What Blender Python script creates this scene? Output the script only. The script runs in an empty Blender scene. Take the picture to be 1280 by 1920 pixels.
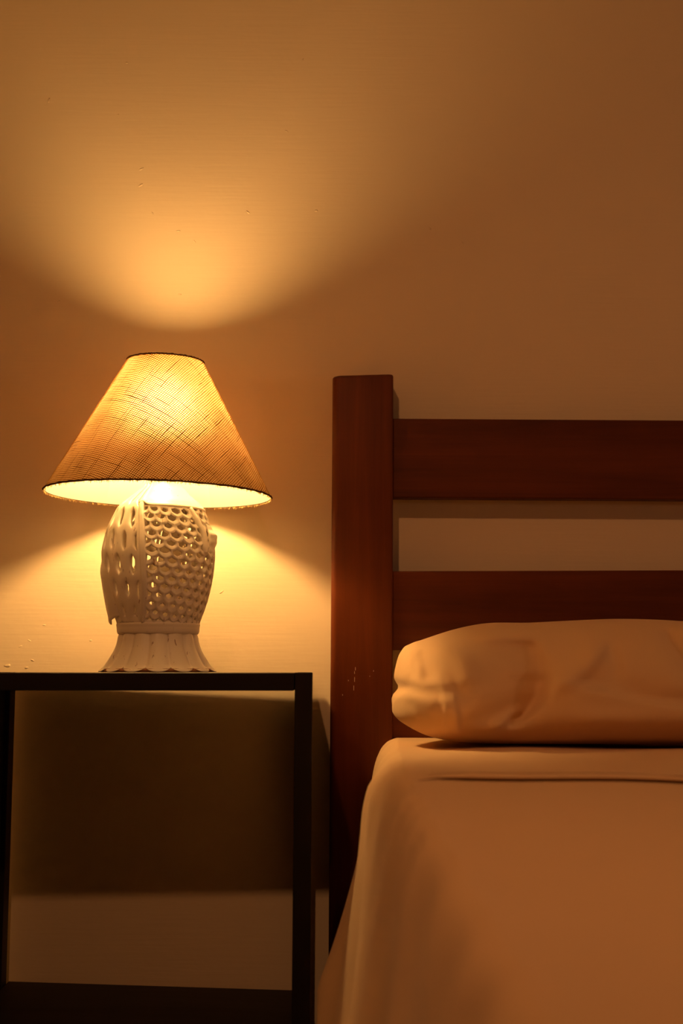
import bpy, bmesh, math, random
import numpy as np
from mathutils import Matrix, Vector, noise as mnoise

random.seed(7)
C = bpy.context.scene.collection
SC = bpy.context.scene
PI = math.pi

# ------------------------------------------------------------------ camera
TOP = 0.72                      # height of the nightstand top
CAM = Vector((0.0, -2.64, TOP + 0.004))
FPX = 2667.0                    # 50 mm on a 24 x 36 portrait frame
PITCH, ROLL = math.radians(6.40), math.radians(0.36)
cam_d = bpy.data.cameras.new('camera')
cam = bpy.data.objects.new('camera', cam_d)
C.objects.link(cam)
cam_d.sensor_fit = 'HORIZONTAL'
cam_d.sensor_width = 24.0
cam_d.lens = 50.0
cam_d.clip_start = 0.02
ROT = (Matrix.Rotation(PI / 2 + PITCH, 3, 'X') @ Matrix.Rotation(ROLL, 3, 'Z'))
cam.matrix_world = Matrix.Translation(CAM) @ ROT.to_4x4()
cam_d.dof.use_dof = True
cam_d.dof.focus_distance = 2.42
cam_d.dof.aperture_fstop = 4.0
SC.camera = cam

# ------------------------------------------------------------------ world, lights, exposure
world = bpy.data.worlds.new('world')
SC.world = world
world.use_nodes = True
world.node_tree.nodes['Background'].inputs[0].default_value = (1.0, 0.62, 0.35, 1)
world.node_tree.nodes['Background'].inputs[1].default_value = 0.0

BULB_STRENGTH = 510.0
BULB_COLOR = (1.0, 0.555, 0.18)

def room_light():
    ld = bpy.data.lights.new('ceiling_spot', 'SPOT')
    ld.energy = 44
    ld.color = (1.0, 0.43, 0.16)
    ld.shadow_soft_size = 0.035
    ld.spot_size = math.radians(104)
    ld.spot_blend = 1.0
    lo = bpy.data.objects.new('ceiling_spot', ld)
    C.objects.link(lo)
    lo.location = (-0.37, -2.6, TOP + 1.52)
    tgt = lo.location + Vector((1.0, 1.55, -1.45))
    lo.rotation_euler = (tgt - lo.location).to_track_quat('-Z', 'Y').to_euler()
room_light()

def added_fill():
    """added point fill, out of frame to the right, lifting the headboard rail shadows"""
    ld = bpy.data.lights.new('added_fill', 'POINT')
    ld.energy = 18
    ld.color = (1.0, 0.56, 0.32)
    ld.shadow_soft_size = 0.12
    lo = bpy.data.objects.new('added_fill', ld)
    C.objects.link(lo)
    lo.location = (3.4, -1.9, 1.12)
added_fill()

SC.view_settings.view_transform = 'Standard'
SC.view_settings.look = 'None'
SC.view_settings.exposure = 0.0
SC.view_settings.gamma = 1.0
SC.view_settings.use_curve_mapping = False
SC.cycles.use_denoising = True
SC.cycles.max_bounces = 10
SC.cycles.diffuse_bounces = 6
SC.cycles.transmission_bounces = 8
SC.cycles.sample_clamp_indirect = 6.0

# ------------------------------------------------------------------ helpers
def at(px, py, y):
    """world point where the ray of photo pixel (px, py) meets the plane Y = y"""
    d = ROT @ Vector(((px - 640) / FPX, (960 - py) / FPX, -1))
    t = (y - CAM.y) / d.y
    return CAM + d * t

def link(name, me, parent=None, mat=None):
    o = bpy.data.objects.new(name, me)
    C.objects.link(o)
    if mat:
        me.materials.append(mat)
    if parent:
        o.parent = parent
    return o

def from_bm(name, bm, parent=None, mat=None, smooth=True):
    me = bpy.data.meshes.new(name)
    bmesh.ops.recalc_face_normals(bm, faces=bm.faces)
    bm.to_mesh(me)
    bm.free()
    if smooth:
        for p in me.polygons:
            p.use_smooth = True
    return link(name, me, parent, mat)

def root(name, loc, rz=0.0):
    o = bpy.data.objects.new(name, None)
    o.empty_display_size = 0.05
    C.objects.link(o)
    o.location = loc
    o.rotation_euler = (0, 0, rz)
    return o

def tag(o, label, cat, group=None):
    o['label'] = label
    o['category'] = cat
    if group:
        o['group'] = group

def box_bm(lo, hi, bevel=0.0, seg=2, bm=None):
    bm = bm or bmesh.new()
    r = bmesh.ops.create_cube(bm, size=1.0)
    for v in r['verts']:
        v.co = Vector([lo[i] + (v.co[i] + 0.5) * (hi[i] - lo[i]) for i in range(3)])
    if bevel > 0:
        es = list({e for v in r['verts'] for e in v.link_edges})
        bmesh.ops.bevel(bm, geom=es, offset=bevel, segments=seg, profile=0.5, affect='EDGES')
    return bm

def box(name, lo, hi, mat, parent=None, bevel=0.002, seg=2):
    o = from_bm(name, box_bm(lo, hi, bevel, seg), parent, mat, smooth=False)
    return o

def hermite(xs, ys):
    xs = np.array(xs, float); ys = np.array(ys, float)
    o = np.argsort(xs); xs = xs[o]; ys = ys[o]
    d = np.gradient(ys, xs)
    def f(x):
        x = min(max(x, xs[0]), xs[-1])
        i = int(min(max(np.searchsorted(xs, x) - 1, 0), len(xs) - 2))
        h = xs[i + 1] - xs[i]
        t = (x - xs[i]) / h
        return float((2*t**3 - 3*t**2 + 1)*ys[i] + (t**3 - 2*t**2 + t)*h*d[i]
                     + (-2*t**3 + 3*t**2)*ys[i+1] + (t**3 - t**2)*h*d[i+1])
    return f

def grid_faces(bm, rows, close_u=False):
    """rows: list of lists of BMVert"""
    for a, b in zip(rows[:-1], rows[1:]):
        n = len(a)
        for i in range(n if close_u else n - 1):
            j = (i + 1) % n
            try:
                bm.faces.new((a[i], a[j], b[j], b[i]))
            except ValueError:
                pass

def lathe_bm(profile, seg=64, cap=True, center=(0, 0)):
    bm = bmesh.new()
    rows = []
    for r, z in profile:
        rows.append([bm.verts.new((center[0] + r*math.cos(2*PI*i/seg), center[1] + r*math.sin(2*PI*i/seg), z)) for i in range(seg)])
    grid_faces(bm, rows, True)
    if cap:
        bm.faces.new(rows[0]); bm.faces.new(rows[-1])
    return bm

def tube_bm(pts, rad, seg=8, closed=False, bm=None):
    bm = bm or bmesh.new()
    pts = [Vector(p) for p in pts]
    n = len(pts); rows = []
    for i, p in enumerate(pts):
        if closed:
            t = pts[(i+1) % n] - pts[i-1]
        else:
            t = pts[min(i+1, n-1)] - pts[max(i-1, 0)]
        t.normalize()
        u = t.cross(Vector((0, 0, 1)))
        if u.length < 1e-3:
            u = t.cross(Vector((0, 1, 0)))
        u.normalize()
        w = t.cross(u)
        r = rad[i] if isinstance(rad, (list, tuple)) else rad
        rows.append([bm.verts.new(p + u*r*math.cos(2*PI*k/seg) + w*r*math.sin(2*PI*k/seg)) for k in range(seg)])
    if closed:
        rows.append(rows[0])
    grid_faces(bm, rows, True)
    if not closed:
        bm.faces.new(rows[0]); bm.faces.new(rows[-1])
    return bm

# ------------------------------------------------------------------ materials
class NT:
    def __init__(s, name):
        s.m = bpy.data.materials.new(name)
        s.m.use_nodes = True
        s.t = s.m.node_tree
        s.t.nodes.clear()
        s.out = s.n('ShaderNodeOutputMaterial')
    def n(s, kind, **kw):
        nd = s.t.nodes.new(kind)
        for k, v in kw.items():
            setattr(nd, k, v)
        return nd
    def l(s, a, b):
        s.t.links.new(a, b)
    def math(s, op, a, b=None, clamp=False):
        nd = s.n('ShaderNodeMath', operation=op, use_clamp=clamp)
        for i, x in enumerate((a, b)):
            if x is None: continue
            if isinstance(x, (int, float)): nd.inputs[i].default_value = x
            else: s.l(x, nd.inputs[i])
        return nd.outputs[0]
    def mix(s, fac, a, b):
        nd = s.n('ShaderNodeMix', data_type='RGBA')
        for sock, x in ((nd.inputs[0], fac), (nd.inputs[6], a), (nd.inputs[7], b)):
            if isinstance(x, (int, float)): sock.default_value = x
            elif isinstance(x, tuple): sock.default_value = (*x, 1)
            else: s.l(x, sock)
        return nd.outputs[2]
    def noise(s, vec, scale, detail=4, rough=0.5, dist=0.0):
        nd = s.n('ShaderNodeTexNoise')
        nd.inputs['Scale'].default_value = scale
        nd.inputs['Detail'].default_value = detail
        nd.inputs['Roughness'].default_value = rough
        nd.inputs['Distortion'].default_value = dist
        if vec is not None: s.l(vec, nd.inputs['Vector'])
        return nd.outputs[0]
    def mapped(s, scale, loc=(0, 0, 0), coord='Object'):
        tc = s.n('ShaderNodeTexCoord')
        mp = s.n('ShaderNodeMapping')
        mp.inputs['Scale'].default_value = scale
        mp.inputs['Location'].default_value = loc
        s.l(tc.outputs[coord], mp.inputs[0])
        return mp.outputs[0]
    def ramp(s, fac, stops):
        nd = s.n('ShaderNodeValToRGB')
        while len(nd.color_ramp.elements) < len(stops):
            nd.color_ramp.elements.new(0.5)
        for e, (p, c) in zip(nd.color_ramp.elements, stops):
            e.position = p
            e.color = (*c, 1) if isinstance(c, tuple) else (c, c, c, 1)
        s.l(fac, nd.inputs[0])
        return nd.outputs[0]
    def bump(s, h, strength, dist, normal=None):
        nd = s.n('ShaderNodeBump')
        nd.inputs['Strength'].default_value = strength
        nd.inputs['Distance'].default_value = dist
        s.l(h, nd.inputs['Height'])
        if normal is not None: s.l(normal, nd.inputs['Normal'])
        return nd.outputs[0]
    def principled(s, col, rough=0.6, normal=None, spec=0.5, **kw):
        p = s.n('ShaderNodeBsdfPrincipled')
        if isinstance(col, tuple): p.inputs['Base Color'].default_value = (*col, 1)
        else: s.l(col, p.inputs['Base Color'])
        if isinstance(rough, (int, float)): p.inputs['Roughness'].default_value = rough
        else: s.l(rough, p.inputs['Roughness'])
        p.inputs['Specular IOR Level'].default_value = spec
        for k, v in kw.items():
            p.inputs[k.replace('_', ' ')].default_value = v
        if normal is not None: s.l(normal, p.inputs['Normal'])
        s.l(p.outputs[0], s.out.inputs[0])
        return p

def mat_wall():
    t = NT('cream_plaster')
    v = t.mapped((1, 1, 1))
    big = t.noise(v, 1.7, 3, 0.5)
    col = t.mix(big, (0.78, 0.635, 0.45), (0.83, 0.685, 0.495))
    brush = t.noise(t.mapped((3, 3, 60)), 2.2, 4, 0.6)
    fine = t.noise(v, 55, 3, 0.5)
    lumps = t.noise(v, 14, 3, 0.55)
    pit = t.n('ShaderNodeTexVoronoi', feature='F1')
    pit.inputs['Scale'].default_value = 13
    t.l(t.mapped((1, 1, 1.6)), pit.inputs['Vector'])
    sep = t.n('ShaderNodeSeparateColor'); t.l(pit.outputs['Color'], sep.inputs[0])
    sparse = t.math('GREATER_THAN', sep.outputs[0], 0.72)
    dent = t.math('MULTIPLY', t.math('LESS_THAN', pit.outputs['Distance'], 0.035), sparse)
    h = t.math('ADD', t.math('MULTIPLY', brush, 0.35), t.math('MULTIPLY', fine, 0.12))
    h = t.math('ADD', h, t.math('MULTIPLY', lumps, 0.75))
    h = t.math('SUBTRACT', h, t.math('MULTIPLY', dent, 0.5))
    t.principled(col, 0.62, t.bump(h, 0.34, 0.0035), spec=0.25)
    return t.m

def mat_plain(name, col, rough, spec=0.3, **kw):
    t = NT(name)
    v = t.mapped((1, 1, 1))
    nz = t.noise(v, 8, 3)
    c = t.mix(nz, tuple(x*0.9 for x in col), tuple(min(1, x*1.1) for x in col))
    t.principled(c, rough, t.bump(t.noise(v, 40, 2), 0.1, 0.001), spec=spec, **kw)
    return t.m

def mat_wood(name, dark, light, axis, rough=0.48, spec=0.22):
    t = NT(name)
    sc = [22, 22, 22]; sc[axis] = 1.1
    g = t.noise(t.mapped(tuple(sc)), 1.6, 6, 0.62, 0.6)
    sc2 = [3, 3, 3]; sc2[axis] = 0.8
    w = t.noise(t.mapped(tuple(sc2)), 2.0, 3, 0.5, 0.8)
    f = t.math('ADD', t.math('MULTIPLY', g, 0.55), t.math('MULTIPLY', w, 0.45))
    col = t.ramp(f, [(0.30, dark), (0.52, tuple((a+b)/2 for a, b in zip(dark, light))), (0.72, light)])
    sc3 = [90, 90, 90]; sc3[axis] = 3
    fine = t.noise(t.mapped(tuple(sc3)), 2.0, 3, 0.5)
    n = t.bump(t.math('ADD', g, t.math('MULTIPLY', fine, 0.4)), 0.22, 0.0012)
    r = t.math('ADD', t.math('MULTIPLY', w, 0.22), rough - 0.11)
    t.principled(col, r, n, spec=spec)
    return t.m

def mat_cloth(name, a, b, scale=900, crumple=0.35):
    t = NT(name)
    v = t.mapped((1, 1, 1))
    col = t.mix(t.noise(v, 4, 3), a, b)
    wv = t.noise(v, scale, 1)
    soft = t.noise(v, 16, 3, 0.5, 0.6)
    med = t.noise(v, 45, 2, 0.5, 0.3)
    h = t.math('ADD', t.math('MULTIPLY', soft, crumple), t.math('MULTIPLY', med, crumple*0.25))
    h = t.math('ADD', h, t.math('MULTIPLY', wv, 0.02))
    t.principled(col, 0.85, t.bump(h, 0.45, 0.010), spec=0.15, Sheen_Weight=0.12, Sheen_Roughness=0.5)
    return t.m

def mat_ceramic():
    t = NT('cream_ceramic')
    v = t.mapped((1, 1, 1))
    col = t.mix(t.noise(v, 14, 4), (0.84, 0.75, 0.62), (0.90, 0.82, 0.70))
    streak = t.noise(t.mapped((170, 170, 22), (3.1, 0.4, 0.2)), 1.0, 4, 0.6)
    mask = t.ramp(streak, [(0.645, 0.0), (0.69, 1.0)])
    col = t.mix(t.math('MULTIPLY', mask, 0.75), col, (0.25, 0.10, 0.035))
    t.principled(col, 0.38, t.bump(t.noise(v, 60, 3), 0.12, 0.001), spec=0.4,
                 Subsurface_Weight=0.0)
    return t.m

def mat_burlap():
    """plain weave on the unrolled cone; UV in metres"""
    t = NT('burlap_weave')
    uv = t.n('ShaderNodeUVMap', uv_map='weave').outputs[0]
    sep = t.n('ShaderNodeSeparateXYZ'); t.l(uv, sep.inputs[0])
    P = 0.00365
    def family(along, across, seed):
        # slight meander of the threads
        wob = t.n('ShaderNodeCombineXYZ')
        t.l(t.math('MULTIPLY', along, 30), wob.inputs[0]); t.l(t.math('MULTIPLY', across, 60), wob.inputs[1])
        wob.inputs[2].default_value = seed
        mean = t.math('MULTIPLY', t.math('SUBTRACT', t.noise(wob.outputs[0], 1.0, 2), 0.5), 0.9)
        k = t.math('ADD', t.math('DIVIDE', across, P), mean)
        idx = t.math('FLOOR', k)
        fr = t.math('SUBTRACT', t.math('SUBTRACT', k, idx), 0.5)
        prof = t.math('SUBTRACT', 1.0, t.math('MULTIPLY', t.math('ABSOLUTE', fr), 2.0))   # 1 on the thread, 0 in the gap
        c = t.n('ShaderNodeCombineXYZ')
        t.l(t.math('MULTIPLY', along, 11), c.inputs[0]); t.l(t.math('MULTIPLY', idx, 7.31), c.inputs[1]); c.inputs[2].default_value = seed*3.7
        slub = t.noise(c.outputs[0], 1.0, 3, 0.55)
        heavy = t.ramp(slub, [(0.53, 0.0), (0.76, 1.0)])
        # thread cover: gap stays where prof is small
        width = t.math('ADD', 0.25, t.math('MULTIPLY', heavy, 0.22))
        cov = t.math('MULTIPLY', t.math('SUBTRACT', prof, t.math('SUBTRACT', 0.78, width)), 3.2, clamp=True)
        return cov, heavy, prof
    c1, h1, p1 = family(sep.outputs[0], sep.outputs[1], 1.0)
    c2, h2, p2 = family(sep.outputs[1], sep.outputs[0], 5.0)
    d1 = t.math('MULTIPLY', c1, t.math('ADD', 0.66, t.math('MULTIPLY', h1, 0.31)))
    d2 = t.math('MULTIPLY', c2, t.math('ADD', 0.54, t.math('MULTIPLY', h2, 0.38)))
    T = t.math('MULTIPLY', t.math('SUBTRACT', 1.0, d1), t.math('SUBTRACT', 1.0, d2))
    big = t.noise(uv, 18, 3)
    T = t.math('MULTIPLY', T, t.math('ADD', 0.72, t.math('MULTIPLY', big, 0.5)))
    tcol = t.ramp(T, [(0.0, (0.016, 0.005, 0.001)), (0.30, (0.10, 0.036, 0.006)), (0.70, (0.44, 0.235, 0.062)), (1.0, (0.88, 0.64, 0.33))])
    tr = t.n('ShaderNodeBsdfTranslucent'); t.l(tcol, tr.inputs[0])
    df = t.n('ShaderNodeBsdfDiffuse')
    t.l(t.mix(T, (0.16, 0.075, 0.025), (0.40, 0.25, 0.11)), df.inputs[0])
    bm_ = t.bump(t.math('ADD', p1, p2), 0.5, 0.0008)
    t.l(bm_, df.inputs['Normal'])
    mx = t.n('ShaderNodeMixShader'); mx.inputs[0].default_value = 0.62
    t.l(df.outputs[0], mx.inputs[1]); t.l(tr.outputs[0], mx.inputs[2])
    # the open mesh between the threads lets light straight through
    hole = t.math('MINIMUM', t.math('MULTIPLY', t.math('SUBTRACT', T, 0.60), 1.2, clamp=True), 0.30)
    tp = t.n('ShaderNodeBsdfTransparent')
    mh = t.n('ShaderNodeMixShader')
    t.l(hole, mh.inputs[0])
    t.l(mx.outputs[0], mh.inputs[1]); t.l(tp.outputs[0], mh.inputs[2])
    t.l(mh.outputs[0], t.out.inputs[0])
    return t.m

def mat_liner():
    t = NT('white_liner')
    tr = t.n('ShaderNodeBsdfTranslucent'); tr.inputs[0].default_value = (0.58, 0.40, 0.20, 1)
    rf = t.n('ShaderNodeBsdfRefraction'); rf.inputs[0].default_value = (0.80, 0.66, 0.42, 1)
    rf.inputs['Roughness'].default_value = 1.0; rf.inputs['IOR'].default_value = 1.75
    df = t.n('ShaderNodeBsdfDiffuse'); df.inputs[0].default_value = (0.97, 0.93, 0.84, 1)
    m1 = t.n('ShaderNodeMixShader'); m1.inputs[0].default_value = 0.42
    t.l(tr.outputs[0], m1.inputs[1]); t.l(rf.outputs[0], m1.inputs[2])
    mx = t.n('ShaderNodeMixShader'); mx.inputs[0].default_value = 0.40
    t.l(df.outputs[0], mx.inputs[1]); t.l(m1.outputs[0], mx.inputs[2])
    t.l(mx.outputs[0], t.out.inputs[0])
    return t.m

def mat_bulb():
    t = NT('lit_bulb')
    e = t.n('ShaderNodeEmission')
    e.inputs[0].default_value = (*BULB_COLOR, 1)
    e.inputs[1].default_value = BULB_STRENGTH
    t.l(e.outputs[0], t.out.inputs[0])
    return t.m

M_WALL = mat_wall()
M_CEIL = mat_plain('ceiling_paint', (0.86, 0.75, 0.60), 0.8)
M_ROOM = mat_plain('ochre_room_paint', (0.13, 0.085, 0.05), 0.8)
M_FLOOR = mat_wood('dark_floorboards', (0.014, 0.007, 0.004), (0.035, 0.017, 0.008), 1, 0.5)
RED_D, RED_L = (0.060, 0.0115, 0.0022), (0.175, 0.037, 0.007)
M_POST = mat_wood('mahogany_post', RED_D, RED_L, 2, 0.52)
M_RAIL = mat_wood('mahogany_rail', RED_D, RED_L, 0, 0.52)
M_SIDE = mat_wood('mahogany_side', RED_D, RED_L, 1, 0.52)
BLK_D, BLK_L = (0.007, 0.0035, 0.0022), (0.016, 0.008, 0.005)
M_FLECK = mat_plain('dried_paint', (0.55, 0.42, 0.30), 0.7)
M_BLACK = mat_wood('blackened_wood', BLK_D, BLK_L, 0, 0.55)
M_BLACKV = mat_wood('blackened_wood_upright', BLK_D, BLK_L, 2, 0.55)
M_SHEET = mat_cloth('cream_sheet', (0.71, 0.485, 0.27), (0.77, 0.535, 0.31), 700, 0.22)
M_PILLOW = mat_cloth('cream_pillowcase', (0.71, 0.485, 0.27), (0.77, 0.535, 0.31), 800, 0.30)
M_MATT = mat_plain('mattress_ticking', (0.6, 0.52, 0.42), 0.9)
M_CER = mat_ceramic()
M_TERRA = mat_plain('bare_terracotta', (0.30, 0.12, 0.055), 0.8)
M_BURLAP = mat_burlap()
M_LINER = mat_liner()
M_HEM = mat_plain('dark_jute_hem', (0.09, 0.040, 0.014), 0.9)
M_FRINGE = mat_plain('golden_jute_fibre', (0.60, 0.40, 0.16), 0.8)
M_BULB = mat_bulb()
M_BRASS = mat_plain('dull_brass', (0.45, 0.30, 0.12), 0.4, Metallic=0.9)

# ------------------------------------------------------------------ room shell
RX0, RX1, RY0, RH = -1.0, 4.0, -5.2, 2.42
def struct(name, lo, hi, mat):
    o = from_bm(name, box_bm(lo, hi), None, mat, smooth=False)
    o['kind'] = 'structure'
    return o
wall = struct('wall_back', (RX0 - 0.1, 0.0, 0.0), (RX1 + 0.1, 0.1, RH), M_WALL)
wall['label'] = 'cream plastered wall with small chips behind the bed and the lamp'
struct('wall_left', (RX0 - 0.1, RY0, 0.0), (RX0, 0.0, RH), M_WALL)
struct('wall_right', (RX1, RY0, 0.0), (RX1 + 0.1, 0.0, RH), M_ROOM)
struct('wall_front', (RX0 - 0.1, RY0 - 0.1, 0.0), (RX1 + 0.1, RY0, RH), M_ROOM)
struct('floor', (RX0 - 0.1, RY0 - 0.1, -0.1), (RX1 + 0.1, 0.1, 0.0), M_FLOOR)
struct('ceiling', (RX0 - 0.1, RY0 - 0.1, RH), (RX1 + 0.1, 0.1, RH + 0.1), M_CEIL)

# small chips and lumps in the plaster (photo px, length px, angle deg)
CHIPS = [(221, 215, 6, 30), (567, 112, 6, 60), (265, 317, 10, 25), (264, 347, 13, 35), (592, 395, 7, 10), (365, 453, 8, -50),
         (465, 398, 9, -35), (286, 400, 6, -60), (537, 246, 8, -20), (238, 118, 6, 0), (334, 433, 8, 5), (92, 188, 10, 80),
         (110, 565, 7, 40), (337, 552, 7, 0), (55, 1201, 7, -20), (38, 1212, 8, 20), (14, 1248, 12, 8), (61, 1238, 7, -25),
         (83, 1172, 7, 0), (170, 1201, 6, 0), (805, 428, 9, -45), (868, 455, 7, -60), (50, 1252, 8, 10), (415, 1110, 9, 40)]
for (px, py, L, ang) in CHIPS:
    bm = bmesh.new()
    bmesh.ops.create_icosphere(bm, subdivisions=2, radius=1.0)
    l = L / 1010.0 / 2
    w = l * random.uniform(0.28, 0.55)
    ca, sa = math.cos(math.radians(ang)), math.sin(math.radians(ang))
    for v in bm.verts:
        j = 1 + random.uniform(-0.25, 0.25)
        x, z, y = v.co.x*l*j, v.co.z*w*j, v.co.y*0.0013
        v.co = (x*ca - z*sa, y, x*sa + z*ca)
    o = from_bm('plaster_chip', bm, wall, M_WALL)
    o.location = at(px, py, 0.0003)

# ------------------------------------------------------------------ bed
def round_rect_post(x0, x1, y0, y1, z0, z1, radii, top_r=0.004, seg=6):
    """upright of rectangular section; radii for corners (front-left, front-right, back-right, back-left)"""
    bm = bmesh.new()
    def outline(inset):
        pts = []
        cs = [((x0, y0), (1, 1), PI), ((x1, y0), (-1, 1), 1.5*PI), ((x1, y1), (-1, -1), 0.0), ((x0, y1), (1, -1), 0.5*PI)]
        for (cx, cy), (sx, sy), a0 in cs:
            k = cs.index(((cx, cy), (sx, sy), a0))
            r = max(radii[k], 0.001)
            for i in range(seg + 1):
                a = a0 + i/seg*PI/2
                x = cx + sx*r + r*math.cos(a); y = cy + sy*r + r*math.sin(a)
                mx, my = (x0+x1)/2, (y0+y1)/2
                x -= inset*(1 if x > mx else -1)*min(1, abs(x-mx)/((x1-x0)/2)); y -= inset*(1 if y > my else -1)*min(1, abs(y-my)/((y1-y0)/2))
                pts.append((x, y))
        return pts
    rows = []
    for z, ins in [(z0, 0.0), (z1 - top_r, 0.0), (z1 - top_r*0.6, top_r*0.1), (z1 - top_r*0.25, top_r*0.4), (z1, top_r)]:
        rows.append([bm.verts.new((x, y, z)) for x, y in outline(ins)])
    grid_faces(bm, rows, True)
    bm.faces.new(rows[0]); bm.faces.new(rows[-1])
    return bm

bed = root('bed', (0.78, -1.1, 0.0))
tag(bed, 'reddish mahogany bed with a two-rail slatted headboard against the plaster wall', 'bed')
def bedpart(name, bm, mat, smooth=False):
    bm.transform(Matrix.Translation((-0.78, 1.1, 0)))
    o = from_bm(name, bm, bed, mat, smooth)
    return o
PYF = -0.078
pl, pr = at(620.5, 1100, PYF).x, at(736.5, 1000, PYF).x
pt = at(680, 700.5, PYF).z
bm = round_rect_post(pl, pr, PYF, -0.004, 0.0, pt, (0.011, 0.003, 0.002, 0.004), 0.005)
# the post's top falls slightly to its left corner
for v in bm.verts:
    if v.co.z > pt - 0.02:
        k = (pr - v.co.x)/(pr - pl)
        v.co.z -= 0.0042*k**2.2
o = bedpart('headboard_post', bm, M_POST, True)
o['label'] = 'left headboard post of reddish wood with a rounded edge'
BX1 = 1.50
bedpart('headboard_post', round_rect_post(BX1, BX1 + pr - pl, PYF, -0.004, 0.0, pt, (0.003, 0.011, 0.004, 0.002), 0.005), M_POST, True)
RYF = -0.066
for (px, py, L) in ((666, 1254, 6), (664.5, 1261, 5), (664.5, 1274, 9), (663, 1290, 9), (653, 1276, 2.5), (642, 1303, 2.5), (700, 1258, 2.5), (693, 1268, 2)):
    p = at(px, py, PYF)
    bedpart('paint_fleck', box_bm((p.x - 0.0004, PYF - 0.0003, p.z - L/2100), (p.x + 0.0004, PYF + 0.001, p.z + L/2100), 0.0), M_FLECK)
XM = at(1000, 1000, RYF).x
for (ya, yb, sl) in ((786.3, 934.5, 0.000), (1070.1, 1217.8, 0.0095), (1334.0, 1480.0, 0.0)):
    za, zb = at(1000, ya, RYF).z, at(1000, yb, RYF).z
    bm = box_bm((pr - 0.006, RYF, zb), (BX1 + 0.006, -0.030, za), 0.0022, 3)
    for v in bm.verts:
        v.co.z += sl*(v.co.x - XM)
    bedpart('headboard_rail', bm, M_RAIL)
# side rails, foot rail and foot legs under the sheet
zs = at(676, 1499, -0.10).z
MT = TOP - 0.113                       # top of the made bed
bedpart('side_rail', box_bm((0.075, -2.20, zs - 0.14), (0.105, -0.062, zs), 0.002), M_SIDE)
bedpart('side_rail', box_bm((1.475, -2.20, zs - 0.14), (1.505, -0.062, zs), 0.002), M_SIDE)
bedpart('foot_rail', box_bm((0.075, -2.23, zs - 0.14), (1.505, -2.20, zs), 0.002), M_RAIL)
for x in (0.10, 1.40):
    bedpart('leg', box_bm((x + 0.005, -2.19, 0.0), (x + 0.075, -2.12, zs - 0.145), 0.003), M_POST)
bedpart('mattress', box_bm((0.115, -2.19, zs - 0.10), (1.465, -0.075, MT - 0.012), 0.03, 4), M_MATT)

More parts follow.
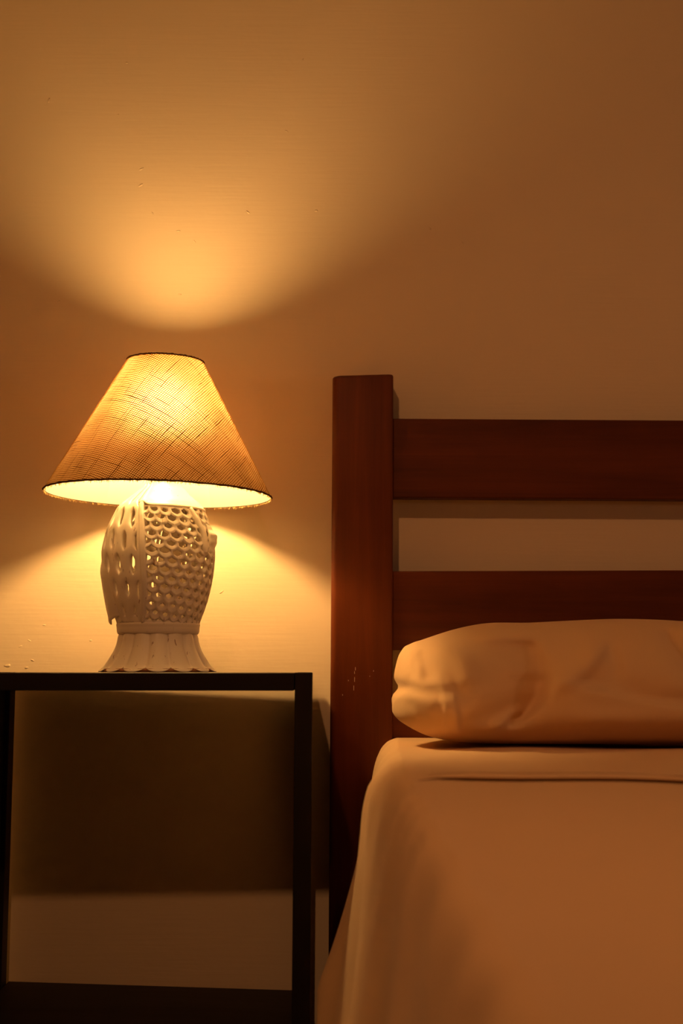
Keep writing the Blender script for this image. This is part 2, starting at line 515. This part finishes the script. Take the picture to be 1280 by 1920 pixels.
# ------------------------------------------------------------------ bed sheet
def make_sheet():
    XR = 1.515
    # left edge of the made bed, from head to foot
    edge_f = hermite([-2.35, -2.0, -1.5, -1.1, -0.7, -0.3, -0.05], [0.072, 0.072, 0.074, 0.077, 0.083, 0.095, 0.102])
    # fall of the cloth: drop below the top -> offset outward
    fall = hermite([0.0, 0.004, 0.012, 0.028, 0.055, 0.10, 0.18, 0.28, 0.38, 0.48, 0.56],
                   [0.0, 0.011, 0.021, 0.030, 0.038, 0.046, 0.058, 0.074, 0.094, 0.113, 0.125])
    ys = (list(np.linspace(-0.066, -0.30, 40)) + list(np.linspace(-0.305, -1.02, 130)) + list(np.linspace(-1.0225, -1.20, 70))
          + list(np.linspace(-1.21, -2.30, 130)))
    drops = [0.53 - 0.018*i for i in range(26)] + [0.068, 0.056, 0.045, 0.035, 0.027, 0.020, 0.0145, 0.010, 0.007, 0.0045, 0.0025, 0.001]
    tops = list(np.linspace(0.0, 1.0, 110)**1.35)
    LIPS = [(-0.030, 0.0), (-0.015, -0.0003), (-0.004, -0.0012), (0.008, -0.0025), (0.014, -0.0022), (0.016, 0.0005), (0.010, 0.0020), (0.0, 0.0026),
            (-0.0045, 0.0032), (-0.0062, 0.0046), (-0.0050, 0.0062), (0.0, 0.0074), (0.012, 0.0082), (0.03, 0.0085)]
    LIP = {-1.115 + i*0.0035: v for i, v in enumerate(LIPS)}
    ys = [y for y in ys if not (-1.13 < y < -1.050)] + list(LIP)
    ys.sort(reverse=True)
    def pleat(y, c, w):
        return math.exp(-((y - c)/w)**2)
    def wave(y, d):
        """outward folds of the hanging cloth, growing downward"""
        k = min(1.0, d/0.32)
        w = 0.010*math.sin(y*11.0 + 0.8 + 0.9*math.sin(y*3.1) + d*1.5) + 0.006*math.sin(y*27.0 + 2.0 + d*4) + 0.0025*math.sin(y*57 + 1.0 + d*6)
        w += 0.022*pleat(y, -0.62 + 0.15*d, 0.07) - 0.014*pleat(y, -0.80, 0.06) + 0.016*pleat(y, -1.12, 0.10) - 0.012*pleat(y, -1.36, 0.07)
        w += 0.012*pleat(y, -1.62, 0.07) - 0.014*pleat(y, -1.80 - 0.2*d, 0.05) + 0.012*pleat(y, -1.95, 0.05) - 0.012*pleat(y, -2.08, 0.05)
        # close under the edge the cloth is drawn into short puckers
        p = (0.0035 + 0.003*min(1.0, max(0.0, (-0.95 - y)/0.2)))*math.sin(y*41 + math.sin(y*9)*2)*math.exp(-((d - 0.05)/0.05)**2)
        return w*k*(0.4 + 0.6*k)*(1.0 + 1.0*min(1.0, max(0.0, (-0.95 - y)/0.2))) + p
    def topz(x, y):
        z = 0.0
        f = min(1.0, max(0.0, (x - 0.079)/0.025))
        yc = -1.060 + 0.010*math.sin(x*9) + 0.006*math.sin(x*23)
        t = (y - yc)
        if t > 0: z += 0.0064*f*math.exp(-((t - 0.02)/0.09)**2)
        z += 0.0030*math.sin(x*7 + y*4.0) + 0.0018*math.sin(x*17 - y*7 + 1.0)
        z -= 0.004*math.exp(-((y + 0.27)/0.16)**2)
        return z
    bm = bmesh.new(); rows = []
    for y in ys:
        row = []
        e = edge_f(y)
        for d in drops:
            g = 1.0 - 0.36*min(1.0, max(0.0, (-0.86 - y)/0.22))
            bul = 0.010*math.exp(-((y + 0.74)/0.11)**2)*min(1.0, d/0.03)
            row.append(bm.verts.new((max(e - g*fall(d) - g*wave(y, d) - bul, -0.030 - 0.1*max(0.0, -0.60 - y)), y, MT - d)))
        for s_ in tops:
            x = e + s_*(XR - 0.06 - e)
            # the turned-down edge of the sheet lies over the part below it as a small lip
            f = min(1.0, max(0.0, (x - 0.079)/0.025))
            yc = -1.060 + 0.010*math.sin(x*9) + 0.006*math.sin(x*23)
            yy, zz = y, topz(x, y)
            if y in LIP:
                dy, dz = LIP[y]
                yy = y + f*(yc + dy - y); zz = topz(x, -1.12)*f + zz*(1 - f) + f*dz*0.75
            elif -1.30 < y < -0.90:
                # squeeze the neighbours so the rows never cross the lip
                sh = f*(yc + 1.060)*(1 - abs(y + 1.10)/0.20)
                yy = y + sh
                zz = topz(x, yy)
            row.append(bm.verts.new((x, yy, MT + zz*min(1.0, 0.10 + s_*20))))
        for d in reversed(drops):
            row.append(bm.verts.new((XR - 0.06 + fall(d) + wave(y + 0.7, d), y, MT - d)))
        rows.append(row)
    grid_faces(bm, rows)
    o = from_bm('bed_sheet', bm, None, M_SHEET)
    so = o.modifiers.new('thickness', 'SOLIDIFY'); so.thickness = 0.0012; so.offset = -1
    tag(o, 'plain cream cotton sheet spread over the bed and hanging down its left side', 'sheet')
    return o
make_sheet()

# ------------------------------------------------------------------ pillow
def make_pillow():
    PY = -0.280
    A = 0.175
    tab = [(735, 1312, 1334), (739, 1276, 1341), (746, 1240, 1349), (757, 1216, 1357), (772, 1206, 1366), (795, 1198, 1377), (850, 1180, 1389), (900, 1169, 1393),
           (1000, 1166, 1395), (1080, 1162, 1395), (1160, 1159, 1395), (1280, 1163, 1395), (1370, 1172, 1394), (1440, 1196, 1385),
           (1470, 1225, 1370), (1486, 1270, 1345), (1490, 1300, 1320)]
    ft = hermite([t[0] for t in tab], [t[1] for t in tab])
    fb = hermite([t[0] for t in tab], [t[2] for t in tab])
    # creases in the photo plane: polyline, width on either side (px), height (m, + toward the room)
    CR = [([(985, 1222), (998, 1272), (986, 1312), (936, 1364)], 40, 24, -0.012),
          ([(812, 1208), (846, 1240), (866, 1290)], 15, 24, 0.0174),
          ([(785, 1218), (795, 1280)], 15, 15, -0.024),
          ([(748, 1290), (790, 1296), (850, 1294)], 9, 9, -0.011),
          ([(753, 1306), (778, 1332), (792, 1366)], 8, 8, -0.009),
          ([(750, 1287), (768, 1262), (774, 1235)], 7, 7, -0.0101),
          ([(1003, 1266), (1060, 1276), (1130, 1297), (1200, 1310), (1300, 1318), (1430, 1308)], 5, 26, -0.0145),
          ([(1005, 1288), (1058, 1262), (1108, 1206)], 13, 30, 0.0188),
          ([(1118, 1206), (1122, 1250), (1112, 1275)], 18, 10, -0.0087),
          ([(1230, 1178), (1250, 1225), (1264, 1266)], 24, 8, -0.0188),
          ([(1258, 1165), (1276, 1228)], 8, 15, 0.0130),
          ([(902, 1364), (938, 1334), (968, 1326)], 9, 9, 0.0145),
          ([(815, 1335), (845, 1330)], 42, 42, 0.0203),
          ([(850, 1193), (1000, 1186), (1210, 1188)], 18, 18, 0.0087),
          ([(1020, 1342), (1150, 1346), (1300, 1344)], 20, 20, 0.0101)]
    fold_x = hermite([1180, 1222, 1272, 1312, 1364, 1400], [975, 985, 998, 986, 938, 900])
    def sstep(a, b, x):
        t = min(1.0, max(0.0, (x - a)/(b - a)))
        return t*t*(3 - 2*t)
    def poly(px, py, pts, wp, wn):
        best = None; tot = 0.0; L = [math.dist(p, q) for p, q in zip(pts[:-1], pts[1:])]
        T = sum(L); acc = 0.0
        for (x0, y0), (x1, y1), l in zip(pts[:-1], pts[1:], L):
            dx, dy = x1 - x0, y1 - y0
            t = max(0, min(1, ((px-x0)*dx + (py-y0)*dy)/(l*l)))
            d = math.hypot(px - x0 - t*dx, py - y0 - t*dy)
            if best is None or d < best[0]:
                best = (d, dx*(py-y0) - dy*(px-x0), (acc + t*l)/T)
            acc += l
        d, side, t = best
        w = wp if side > 0 else wn
        taper = min(1.0, 0.25 + 4*t)*min(1.0, 0.25 + 4*(1 - t))
        return math.exp(-(d/w)**2)*taper
    bm = bmesh.new()
    NU, NP = 190, 150
    us = [735 + (1490 - 735)*(0.5 - 0.5*math.cos(PI*(0.02 + 0.96*i/(NU-1)))) for i in range(NU)]
    us[0], us[-1] = 735.2, 1489.8
    rows = []
    for x in us:
        yt, yb = ft(x), fb(x)
        ycen = 0.56*yb + 0.44*yt
        e = min(1.0, max(0.0, (x - 734)/105.0)); e2 = min(1.0, max(0.0, (1491 - x)/110.0))
        a = A*(1 - (1 - e)**3.2)**0.75*(1 - (1 - e2)**3.2)**0.75
        a = max(a, 0.004)
        row = []
        for k in range(NP):
            ph = 2*PI*k/NP
            cs, sn = math.cos(ph), math.sin(ph)
            p = 2/2.35
            cy = math.copysign(abs(cs)**p, cs)
            szn = math.copysign(abs(sn)**p, sn)
            py = ycen - szn*(ycen - yt) if szn >= 0 else ycen - szn*(yb - ycen)
            # world position from the silhouette plane
            w = at(x, py, PY)
            Y = PY - a*cy
            if cs > 0:
                d = 0.0
                for pts, wp, wn, dep in CR:
                    d += dep*poly(x, py, pts, wp, wn)
                # the sunken fold left of the middle: it slopes in toward the right, then the plump part starts again
                xr = fold_x(py)
                rise = 1 - sstep(xr - 6, xr + 18, x)
                d -= 0.042*min(1.0, max(0.0, (x - xr + 108)/102))*rise*sstep(1258, 1282, py)*(1 - sstep(1330, 1366, py))
                d -= 0.022*min(1.0, max(0.0, (x - xr + 120)/110))*rise*sstep(1196, 1216, py)*(1 - sstep(1262, 1284, py))
                q = Vector((x/95.0, py/60.0, 3.0))
                d += 0.005*mnoise.noise(q) + 0.0022*mnoise.noise(q*2.3)
                Y -= d*min(1.0, cs*1.6)*e**0.35
            # upper half leans back toward the headboard
            Y += 0.045*max(0.0, szn)
            Yc = min(Y, -0.056)
            w.x += 0.011*math.exp(-((py - 1289)/11)**2)*math.exp(-((x - 735)/30)**2)
            row.append(bm.verts.new((w.x, Yc, w.z)))
        rows.append(row)
    grid_faces(bm, rows, True)
    bm.faces.new(rows[0]); bm.faces.new(rows[-1])
    zmin = min(v.co.z for v in bm.verts)
    for v in bm.verts:
        if v.co.z < MT + 0.004: v.co.z = MT + 0.004 - 0.15*(MT + 0.004 - v.co.z)
    o = from_bm('pillow', bm, None, M_PILLOW)
    sm = o.modifiers.new('smooth', 'SMOOTH'); sm.factor = 0.4; sm.iterations = 3
    tag(o, 'plump creased cream pillow lying on the sheet against the headboard', 'pillow')
    return o
make_pillow()

# ------------------------------------------------------------------ nightstand
NS_ROT = math.radians(1.2)
NS_C = Vector((-0.0415, -0.502, 0.0))         # front right corner on the floor
NW, ND, TH, LG = 0.566, 0.482, 0.0265, 0.0265
ns = root('nightstand', NS_C, NS_ROT)
tag(ns, 'black-brown wooden open nightstand with square legs carrying the lit lamp', 'nightstand')
LD = 0.045
XMID = -NW*0.55
def board(name, lo, hi, mat, slope=0.0, back_l=0.0, back_r=0.0):
    """a board that is a little out of level, its back edge not quite square"""
    bm = box_bm(lo, hi, 0.0012, 2)
    ym = (lo[1] + hi[1])/2
    for v in bm.verts:
        if v.co.y > ym:
            k = (v.co.x - lo[0])/(hi[0] - lo[0])
            v.co.y += back_l*(1 - k) + back_r*k
        v.co.z += slope*(v.co.x - XMID)
    return from_bm(name, bm, ns, mat, False)
for (x, y) in ((-LG, 0.0), (-NW, 0.0), (-LG, ND - LD), (-NW, ND - LD)):
    from_bm('leg', box_bm((x, y, 0.0), (x + LG, y + LD, TOP + 0.0055*(x - XMID) + 0.0006), 0.0012, 2), ns, M_BLACKV, False)
board('tabletop', (-NW + LG + 0.0006, 0.0, TOP - TH), (-LG - 0.0012, ND, TOP), M_BLACK, 0.0055, 0.022, 0.000)
for x in (-LG, -NW):
    board('top_side_rail', (x + 0.0005, LD + 0.0005, TOP - TH), (x + LG - 0.0005, ND - LD - 0.0005, TOP), M_BLACK, 0.0055)
o = board('side_panel', (-NW + 0.004, LD + 0.0005, TOP - 0.70), (-NW + 0.018, ND - LD - 0.0005, TOP - TH - 0.0008), M_BLACKV, 0.0)
o['label'] = 'closed left side panel'
SH = TOP - 0.556
board('shelf', (-NW + LG + 0.0006, 0.004, SH - TH), (-LG - 0.0009, ND - 0.002, SH), M_BLACK, -0.023, 0.018, 0.004)
for x in (-LG,):
    board('shelf_side_rail', (x + 0.0005, LD + 0.0005, SH - TH), (x + LG - 0.0005, ND - LD - 0.0005, SH), M_BLACK, -0.023)

# ------------------------------------------------------------------ table lamp
LY = -0.220
LS = 2667/(2.64 + LY)/1.0                      # px per metre at the lamp
lx = at(296.5, 1200, LY).x
lamp = root('table_lamp', (lx, LY, TOP + 0.0008))
lamp.rotation_euler = (0, -0.0055, 0)
tag(lamp, 'lit table lamp with a pierced cream ceramic fish base and burlap shade on the nightstand', 'lamp')
Y0 = 1261.0
def zpx(y): return (Y0 - y)/LS
_R = hermite([892, 904, 913, 922.5, 934, 945.6, 969, 991, 1013, 1035, 1057, 1079, 1101, 1123, 1144, 1160, 1174],
             [26, 30, 36, 46, 58.5, 73, 87.5, 96, 102, 105, 104.5, 102, 98, 92.5, 86, 79.5, 75])
_CX = hermite([880, 913, 945, 970, 1200], [6, 5, 1.5, 0, 0])
_TD = hermite([890, 905, 946, 990, 1033, 1077, 1121, 1162, 1180], [-0.62, -0.5, -0.345, -0.215, -0.155, -0.137, -0.15, -0.235, -0.27])
def bp(th, y, off=0.0):
    """point of the lamp body: angle from the front, photo row, radial offset in px"""
    r = (_R(y) + off)/LS
    return Vector((_CX(y)/LS + r*math.sin(th), -r*math.cos(th), zpx(y)))

def lattice(th_of, ncol, y0, y1, H, A, vee, sx, sy, dyh, rim, thick, slope=0.0, seed=1, jit=0.06, shrink=None, flat=0.2):
    """pierced shell of staggered cells between rows y0 (top) and y1; th_of(col, y) gives the angle"""
    rnd = random.Random(seed)
    bm = bmesh.new()
    nrow = int((y1 - y0)/H) + 3
    extra = int(abs(slope)*ncol/H) + 2
    K = 8
    def arc(u):
        return A*(1 - 2*abs(u)) if vee else A*(1 - 4*u*u)
    for j in range(-extra, nrow + 1):
        off = 0.5 if j % 2 else 0.0
        for i in range(-1, ncol + 1):
            cu = i + 0.5 + off
            zc = y1 - (j)*H            # row line where the cusps sit (px, downwards)
            pts = []
            for k in range(K + 1):                 # bottom, left to right
                u = -0.5 + k/K
                pts.append((u, arc(u)))
            for k in range(K, -1, -1):             # top, right to left
                u = -0.5 + k/K
                uu = abs(u) - 0.5
                pts.append((u, -H + arc(uu)))
            loop = []
            for u, d in pts:
                c = min(max(cu + u, 0.0), float(ncol))
                y = zc + d + slope*(cu + u)
                y = min(max(y, y0), y1)
                loop.append((c, y))
            w = max(p[0] for p in loop) - min(p[0] for p in loop)
            h = max(p[1] for p in loop) - min(p[1] for p in loop)
            if w < 0.2 or h < 2.0:
                if w < 1e-6 or h < 1e-6: continue
            cc = (max(p[0] for p in loop) + min(p[0] for p in loop))/2
            cy = (max(p[1] for p in loop) + min(p[1] for p in loop))/2
            solid = (w < 0.35 or h < 0.45*(H + A))
            k2 = shrink(cy) if shrink else 1.0
            jx, jy = rnd.uniform(-jit, jit)*w, rnd.uniform(-jit, jit)*h
            js = 1 + rnd.uniform(-0.12, 0.12)
            def ring(f, g, dx, dy):
                return [(cc + (c - cc)*f + dx, cy + (y - cy)*g + dy) for c, y in loop]
            outer = loop
            mid = ring(0.86, 0.82, 0, 0)
            fx, fy = sx*k2*js, sy*k2*js
            lipr = ring(fx + 0.30*(0.86 - fx), fy + 0.30*(0.82 - fy), jx*0.7, (dyh*k2 + jy)*0.7)
            hole = ring(fx, fy, jx, dyh*k2 + jy)
            def V(ringpts, o):
                return [bm.verts.new(bp(th_of(c, y), y, o)) for c, y in ringpts]
            r0 = V(outer, rim); r1 = V(mid, flat); rl = V(lipr, flat - 0.25); r2 = V(hole, -1.3)
            if solid:
                grid_faces(bm, [r0, r1, rl, r2], True)
                try: bm.faces.new(r2)
                except ValueError: pass
                b0 = V(outer, -thick)
                bm.faces.new(b0)
            else:
                r3 = V(ring(fx*0.97, fy*0.97, jx, dyh*k2 + jy), -thick)
                r4 = V(outer, -thick)
                grid_faces(bm, [r0, r1, rl, r2, r3, r4], True)
    bmesh.ops.remove_doubles(bm, verts=bm.verts, dist=0.00006)
    bmesh.ops.dissolve_degenerate(bm, edges=bm.edges, dist=0.00004)
    return bm

DW = 0.062
def th_scales(c, y): return _TD(y) + DW*0.8 + c*0.2290
def th_ribs(c, y): return _TD(y) - DW*0.8 - c*0.3100
scales = from_bm('pierced_scales', lattice(th_scales, 13, 957.0, 1172.0, 16.0, 7.5, False, 0.70, 0.49, -1.2, 1.4, 6.0, slope=2.2, seed=3,
                 shrink=lambda y: 1.0 if y < 1060 else max(0.62, 1.0 - (y - 1060)/230.0)), lamp, M_CER)
scales['label'] = 'side pierced with rows of fish scales'
ribs = from_bm('pierced_ribs', lattice(th_ribs, 9, 908.0, 1172.0, 44.0, 13.0, True, 0.275, 0.64, 0.0, 0.7, 7.0, slope=-3.0, seed=5, jit=0.02, flat=0.6,
               shrink=lambda y: 1.0 if y < 1090 else max(0.55, 1.0 - (y - 1090)/160.0)), lamp, M_CER)
ribs['label'] = 'side with long ribs and upright leaf-shaped slots'

def strip(name, thf, hwf, y0, y1, out, thick, n=60, m=8, mat=M_CER):
    """raised band following the body"""
    bm = bmesh.new(); rows = []
    for i in range(n + 1):
        y = y0 + (y1 - y0)*i/n
        c, hw = thf(y), hwf(y)
        row = []
        for k in range(m + 1):
            s = -1 + 2*k/m
            row.append(bm.verts.new(bp(c + s*hw, y, out*(1 - s**4))))
        for k in range(m, -1, -1):
            s = -1 + 2*k/m
            row.append(bm.verts.new(bp(c + s*hw, y, -thick)))
        rows.append(row)
    grid_faces(bm, rows, True)
    bm.faces.new(rows[0]); bm.faces.new(rows[-1])
    return from_bm(name, bm, lamp, mat)
strip('divider_band', lambda y: _TD(y), lambda y: DW*(1.0 if y < 1100 else 1.0 - 0.25*(y - 1100)/72), 900, 1172, 2.6, 7.0)
strip('back_band', lambda y: _TD(y) + 3.19, lambda y: 0.23, 900, 1172, 2.0, 7.0)
# gill strip on the scale side
strip('gill_band', lambda y: 0.86 + 0.22*min(1.0, max(0.0, (y - 962)/42.0)), lambda y: 0.085*math.sin(PI*min(1.0, max(0.02, (y - 955)/90.0)))**0.4 + 0.004, 958, 1042, 4.2, 3.0, 36)

# smooth head above the scales, with an overhanging lip, on the right side of the band
def make_head():
    bm = bmesh.new(); rows = []
    n = 70
    def lip(th):
        t = (th - (-0.3))
        return 957 + 3.0*max(0, math.sin(t*0.6)) - 8.0*math.exp(-((th + 0.32)/0.12)**2)
    th0, th1 = -0.40, 2.95
    prof = [(0.0, -6.0), (0.0, 1.6), (1.2, 3.0), (3.0, 3.2), (6.0, 1.8)] + [(6 + 3*k, 1.2) for k in range(1, 21)]
    for dy, off in prof:
        row = []
        for i in range(n + 1):
            th = th0 + (th1 - th0)*i/n
            y = lip(th) - dy
            row.append(bm.verts.new(bp(th, max(y, 890), off)))
        rows.append(row)
    grid_faces(bm, rows)
    return from_bm('head_cap', bm, lamp, M_CER)
make_head()
# neck closing the top of the body
bm = lathe_bm([(0.0200, zpx(906)), (0.0232, zpx(899)), (0.0232, zpx(889)), (0.0215, zpx(886)), (0.012, zpx(884))], 64, True, (5.5/LS, 0))
from_bm('neck', bm, lamp, M_CER)
# collar under the fish
cr = [(72, 1171), (75.5, 1170), (77.6, 1171.5), (78, 1174), (77.2, 1176), (77.0, 1180), (76.4, 1186), (75, 1189.5), (73, 1191), (66, 1191.5)]
from_bm('collar', lathe_bm([(r/LS, zpx(y)) for r, y in cr], 96), lamp, M_CER)

# fluted foot with scalloped hem
_F = hermite([1188, 1193, 1208, 1219, 1230, 1241, 1252, 1258, 1261], [72.5, 74.5, 77.5, 81.5, 87.5, 94.5, 102, 108, 112])
def make_foot():
    bm = bmesh.new(); rows = []
    NF, seg = 14, 14*16
    ys = [1189, 1190.5, 1193, 1198, 1204, 1210, 1216, 1222, 1228, 1234, 1240, 1246, 1251, 1255, 1258, 1260.6]
    def lobe(th): return abs(math.sin(NF/2*(th + 0.09)))
    for y in ys:
        t = (y - 1189)/72.0
        row = []
        for i in range(seg):
            th = 2*PI*i/seg
            f = lobe(th)
            a = 0.060 + 0.075*t
            prof = f**0.42
            arch = 0.0
            r = _F(y)*(1 - a*(1 - prof))
            if t < 0.14: r *= 1 - 0.04*(1 - t/0.14)*(1 - f)
            z = zpx(y)
            if t > 0.75: z += ((t - 0.75)/0.25)**1.5*0.0075*(1 - f)**1.25
            row.append(bm.verts.new((r/LS*math.sin(th), -r/LS*math.cos(th), z)))
        rows.append(row)
    # turn under
    row = []
    for v in rows[-1]:
        row.append(bm.verts.new((v.co.x*0.93, v.co.y*0.93, v.co.z + 0.0008)))
    rows.append(row)
    grid_faces(bm, rows, True)
    bm.faces.new(rows[0]); bm.faces.new(rows[-1])
    return from_bm('fluted_foot', bm, lamp, M_CER)
make_foot()
o = from_bm('foot_rim', lathe_bm([(0.080, 0.0), (0.0945, 0.0002), (0.0955, 0.002), (0.0940, 0.0062), (0.080, 0.0065)], 84), lamp, M_TERRA)
o['label'] = 'bare terracotta rim under the scalloped foot'

# fins
def fin(name, thL, thR, y0, y1, offf, n=40, m=16, thick=3.5, tip=None):
    bm = bmesh.new(); rows = []
    for i in range(n + 1):
        t = i/n
        row = []
        for k in range(m + 1):
            s = k/m
            yb = y1 if tip is None else tip(s)
            y = y0 + (yb - y0)*t
            th = thL(t) + (thR(t) - thL(t))*s
            row.append(bm.verts.new(bp(th, y, offf(t, s))))
        for k in range(m, -1, -1):
            s = k/m
            yb = y1 if tip is None else tip(s)
            y = y0 + (yb - y0)*t
            th = thL(t) + (thR(t) - thL(t))*s
            row.append(bm.verts.new(bp(th, y, offf(t, s) - thick - 2.0*math.sin(PI*s))))
        rows.append(row)
    grid_faces(bm, rows, True)
    bm.faces.new(rows[0]); bm.faces.new(rows[-1])
    o = from_bm(name, bm, lamp, M_CER)
    sm = o.modifiers.new('smooth', 'SMOOTH'); sm.factor = 0.5; sm.iterations = 2
    return o
fin('side_fin', lambda t: -1.78 + 0.1*t, lambda t: -1.10 + 0.20*math.sin(PI*min(1, t*0.62)), 1044, 1172,
    lambda t, s: (-2.5 + 5.5*min(1, t*4)*(1 - 0.6*s**3) + 13.0*t**2.6*(1 - s)**0.7 + 2.0*math.sin(PI*s)*min(1, t*5)), tip=lambda s: 1173 - 15*s**0.8)
fin('ear_fin', lambda t: 1.28 - 0.1*t, lambda t: 1.85, 985, 1050,
    lambda t, s: -1.0 + 8.0*math.exp(-((t - 0.35)/0.24)**2)*math.sin(PI*min(1, 0.1 + s*0.8))**0.8 + 2.2*math.sin(PI*t) + 0.8*math.sin(t*26), 50, 14, 6.0)

# fitting and bulb
bm = lathe_bm([(0.018, zpx(886)), (0.018, 0.352), (0.0195, 0.354), (0.0195, 0.386), (0.0175, 0.390), (0.0165, 0.406), (0.0145, 0.408)], 40, True, (6.5/LS, 0))
from_bm('socket', bm, lamp, M_BRASS)
BZ = 0.460
bprof = [(0.0130, 0.407), (0.0135, 0.414), (0.0165, 0.424), (0.0225, 0.436)]
for k in range(0, 13):
    a = math.radians(-35 + 125*k/12)
    bprof.append((max(0.0005, 0.0285*math.cos(a)), BZ + 0.0285*math.sin(a)))
from_bm('bulb', lathe_bm(bprof, 40, True, (6.5/LS, 0)), lamp, M_BULB)

# shade -------------------------------------------------------------
ZB, ZT = zpx(928.5), zpx(672.0)
RB, RT = 214.0/LS, 73.0/LS
CB, CT = (293.0 - 296.5)/LS, (303.0 - 296.5)/LS
def sp(th, t, inset=0.0):
    """shade surface: t 0 bottom .. 1 top; slight tilt down to the right"""
    r = RB + (RT - RB)*t - inset
    cx = CB + (CT - CB)*t
    x = cx + r*math.sin(th)
    z = ZB + (ZT - ZB)*t - 0.0105*r*math.sin(th)/RB*0.45
    return Vector((x, -r*math.cos(th), z))
SLANT = math.hypot(RB - RT, ZT - ZB)
SINA = (RB - RT)/SLANT
def make_cone(name, inset, mat, parent, t0=0.0, t1=1.0, uvs=False):
    nseg, nt = 160, 24
    bm = bmesh.new()
    lay = bm.loops.layers.uv.new('weave')
    rows = []
    for j in range(nt + 1):
        t = t0 + (t1 - t0)*j/nt
        rows.append([bm.verts.new(sp(2*PI*i/nseg - PI, t, inset)) for i in range(nseg + 1)])
    psi0 = -math.radians(62)*SINA
    for j in range(nt):
        for i in range(nseg):
            f = bm.faces.new((rows[j][i], rows[j][i+1], rows[j+1][i+1], rows[j+1][i]))
            for lp, (ii, jj) in zip(f.loops, ((i, j), (i+1, j), (i+1, j+1), (i, j+1))):
                t = t0 + (t1 - t0)*jj/nt
                rho = (RB + (RT - RB)*t)/SINA
                psi = (2*PI*ii/nseg - PI)*SINA - psi0
                lp[lay].uv = (rho*math.sin(psi), rho*math.cos(psi))
    me = bpy.data.meshes.new(name)
    bm.to_mesh(me); bm.free()
    for p in me.polygons: p.use_smooth = True
    return link(name, me, parent, mat)
shade = make_cone('lamp_shade', 0.0, M_BURLAP, lamp)
shade['label'] = 'conical burlap shade glowing from the bulb'
liner = make_cone('shade_liner', 0.0022, M_LINER, shade, 0.004, 0.994)
liner['label'] = 'white lining inside the shade'
rnd = random.Random(11)
def hem(name, t, rad, inset=0.0):
    pts = []; rr = []
    for i in range(180):
        th = 2*PI*i/180
        p = sp(th, t, inset)
        p.z += rnd.uniform(-0.0004, 0.0004)
        pts.append(p); rr.append(rad*rnd.uniform(0.8, 1.2))
    return from_bm(name, tube_bm(pts, rr, 6, True), shade, M_HEM)
hem('top_hem', 1.0, 0.0016)
hem('bottom_hem', 0.004, 0.0017)
# frayed fibres along the lower edge
bm = bmesh.new()
for i in range(620):
    th = rnd.uniform(0, 2*PI)
    p = sp(th, 0.0, 0.0012)
    L = rnd.uniform(0.0015, 0.0048)
    q = p + Vector((rnd.uniform(-0.0018, 0.0018), rnd.uniform(-0.0018, 0.0018), -L))
    m = (p + q)/2 + Vector((rnd.uniform(-0.0007, 0.0007), 0, 0))
    tube_bm([p, m, q], [0.0005, 0.0004, 0.0002], 3, False, bm)
fr = from_bm('frayed_fibres', bm, shade, M_FRINGE)
fr['kind'] = 'stuff'
# wire carrier
for k in range(3):
    th = 0.9 + 2*PI*k/3
    t = (0.408 - ZB)/(ZT - ZB)
    a = Vector((6.5/LS + 0.0190*math.sin(th), -0.0190*math.cos(th), 0.383))
    from_bm('carrier_wire', tube_bm([a, (a + sp(th, t, 0.003))/2, sp(th, t, 0.003)], 0.0007, 6), shade, M_BRASS)
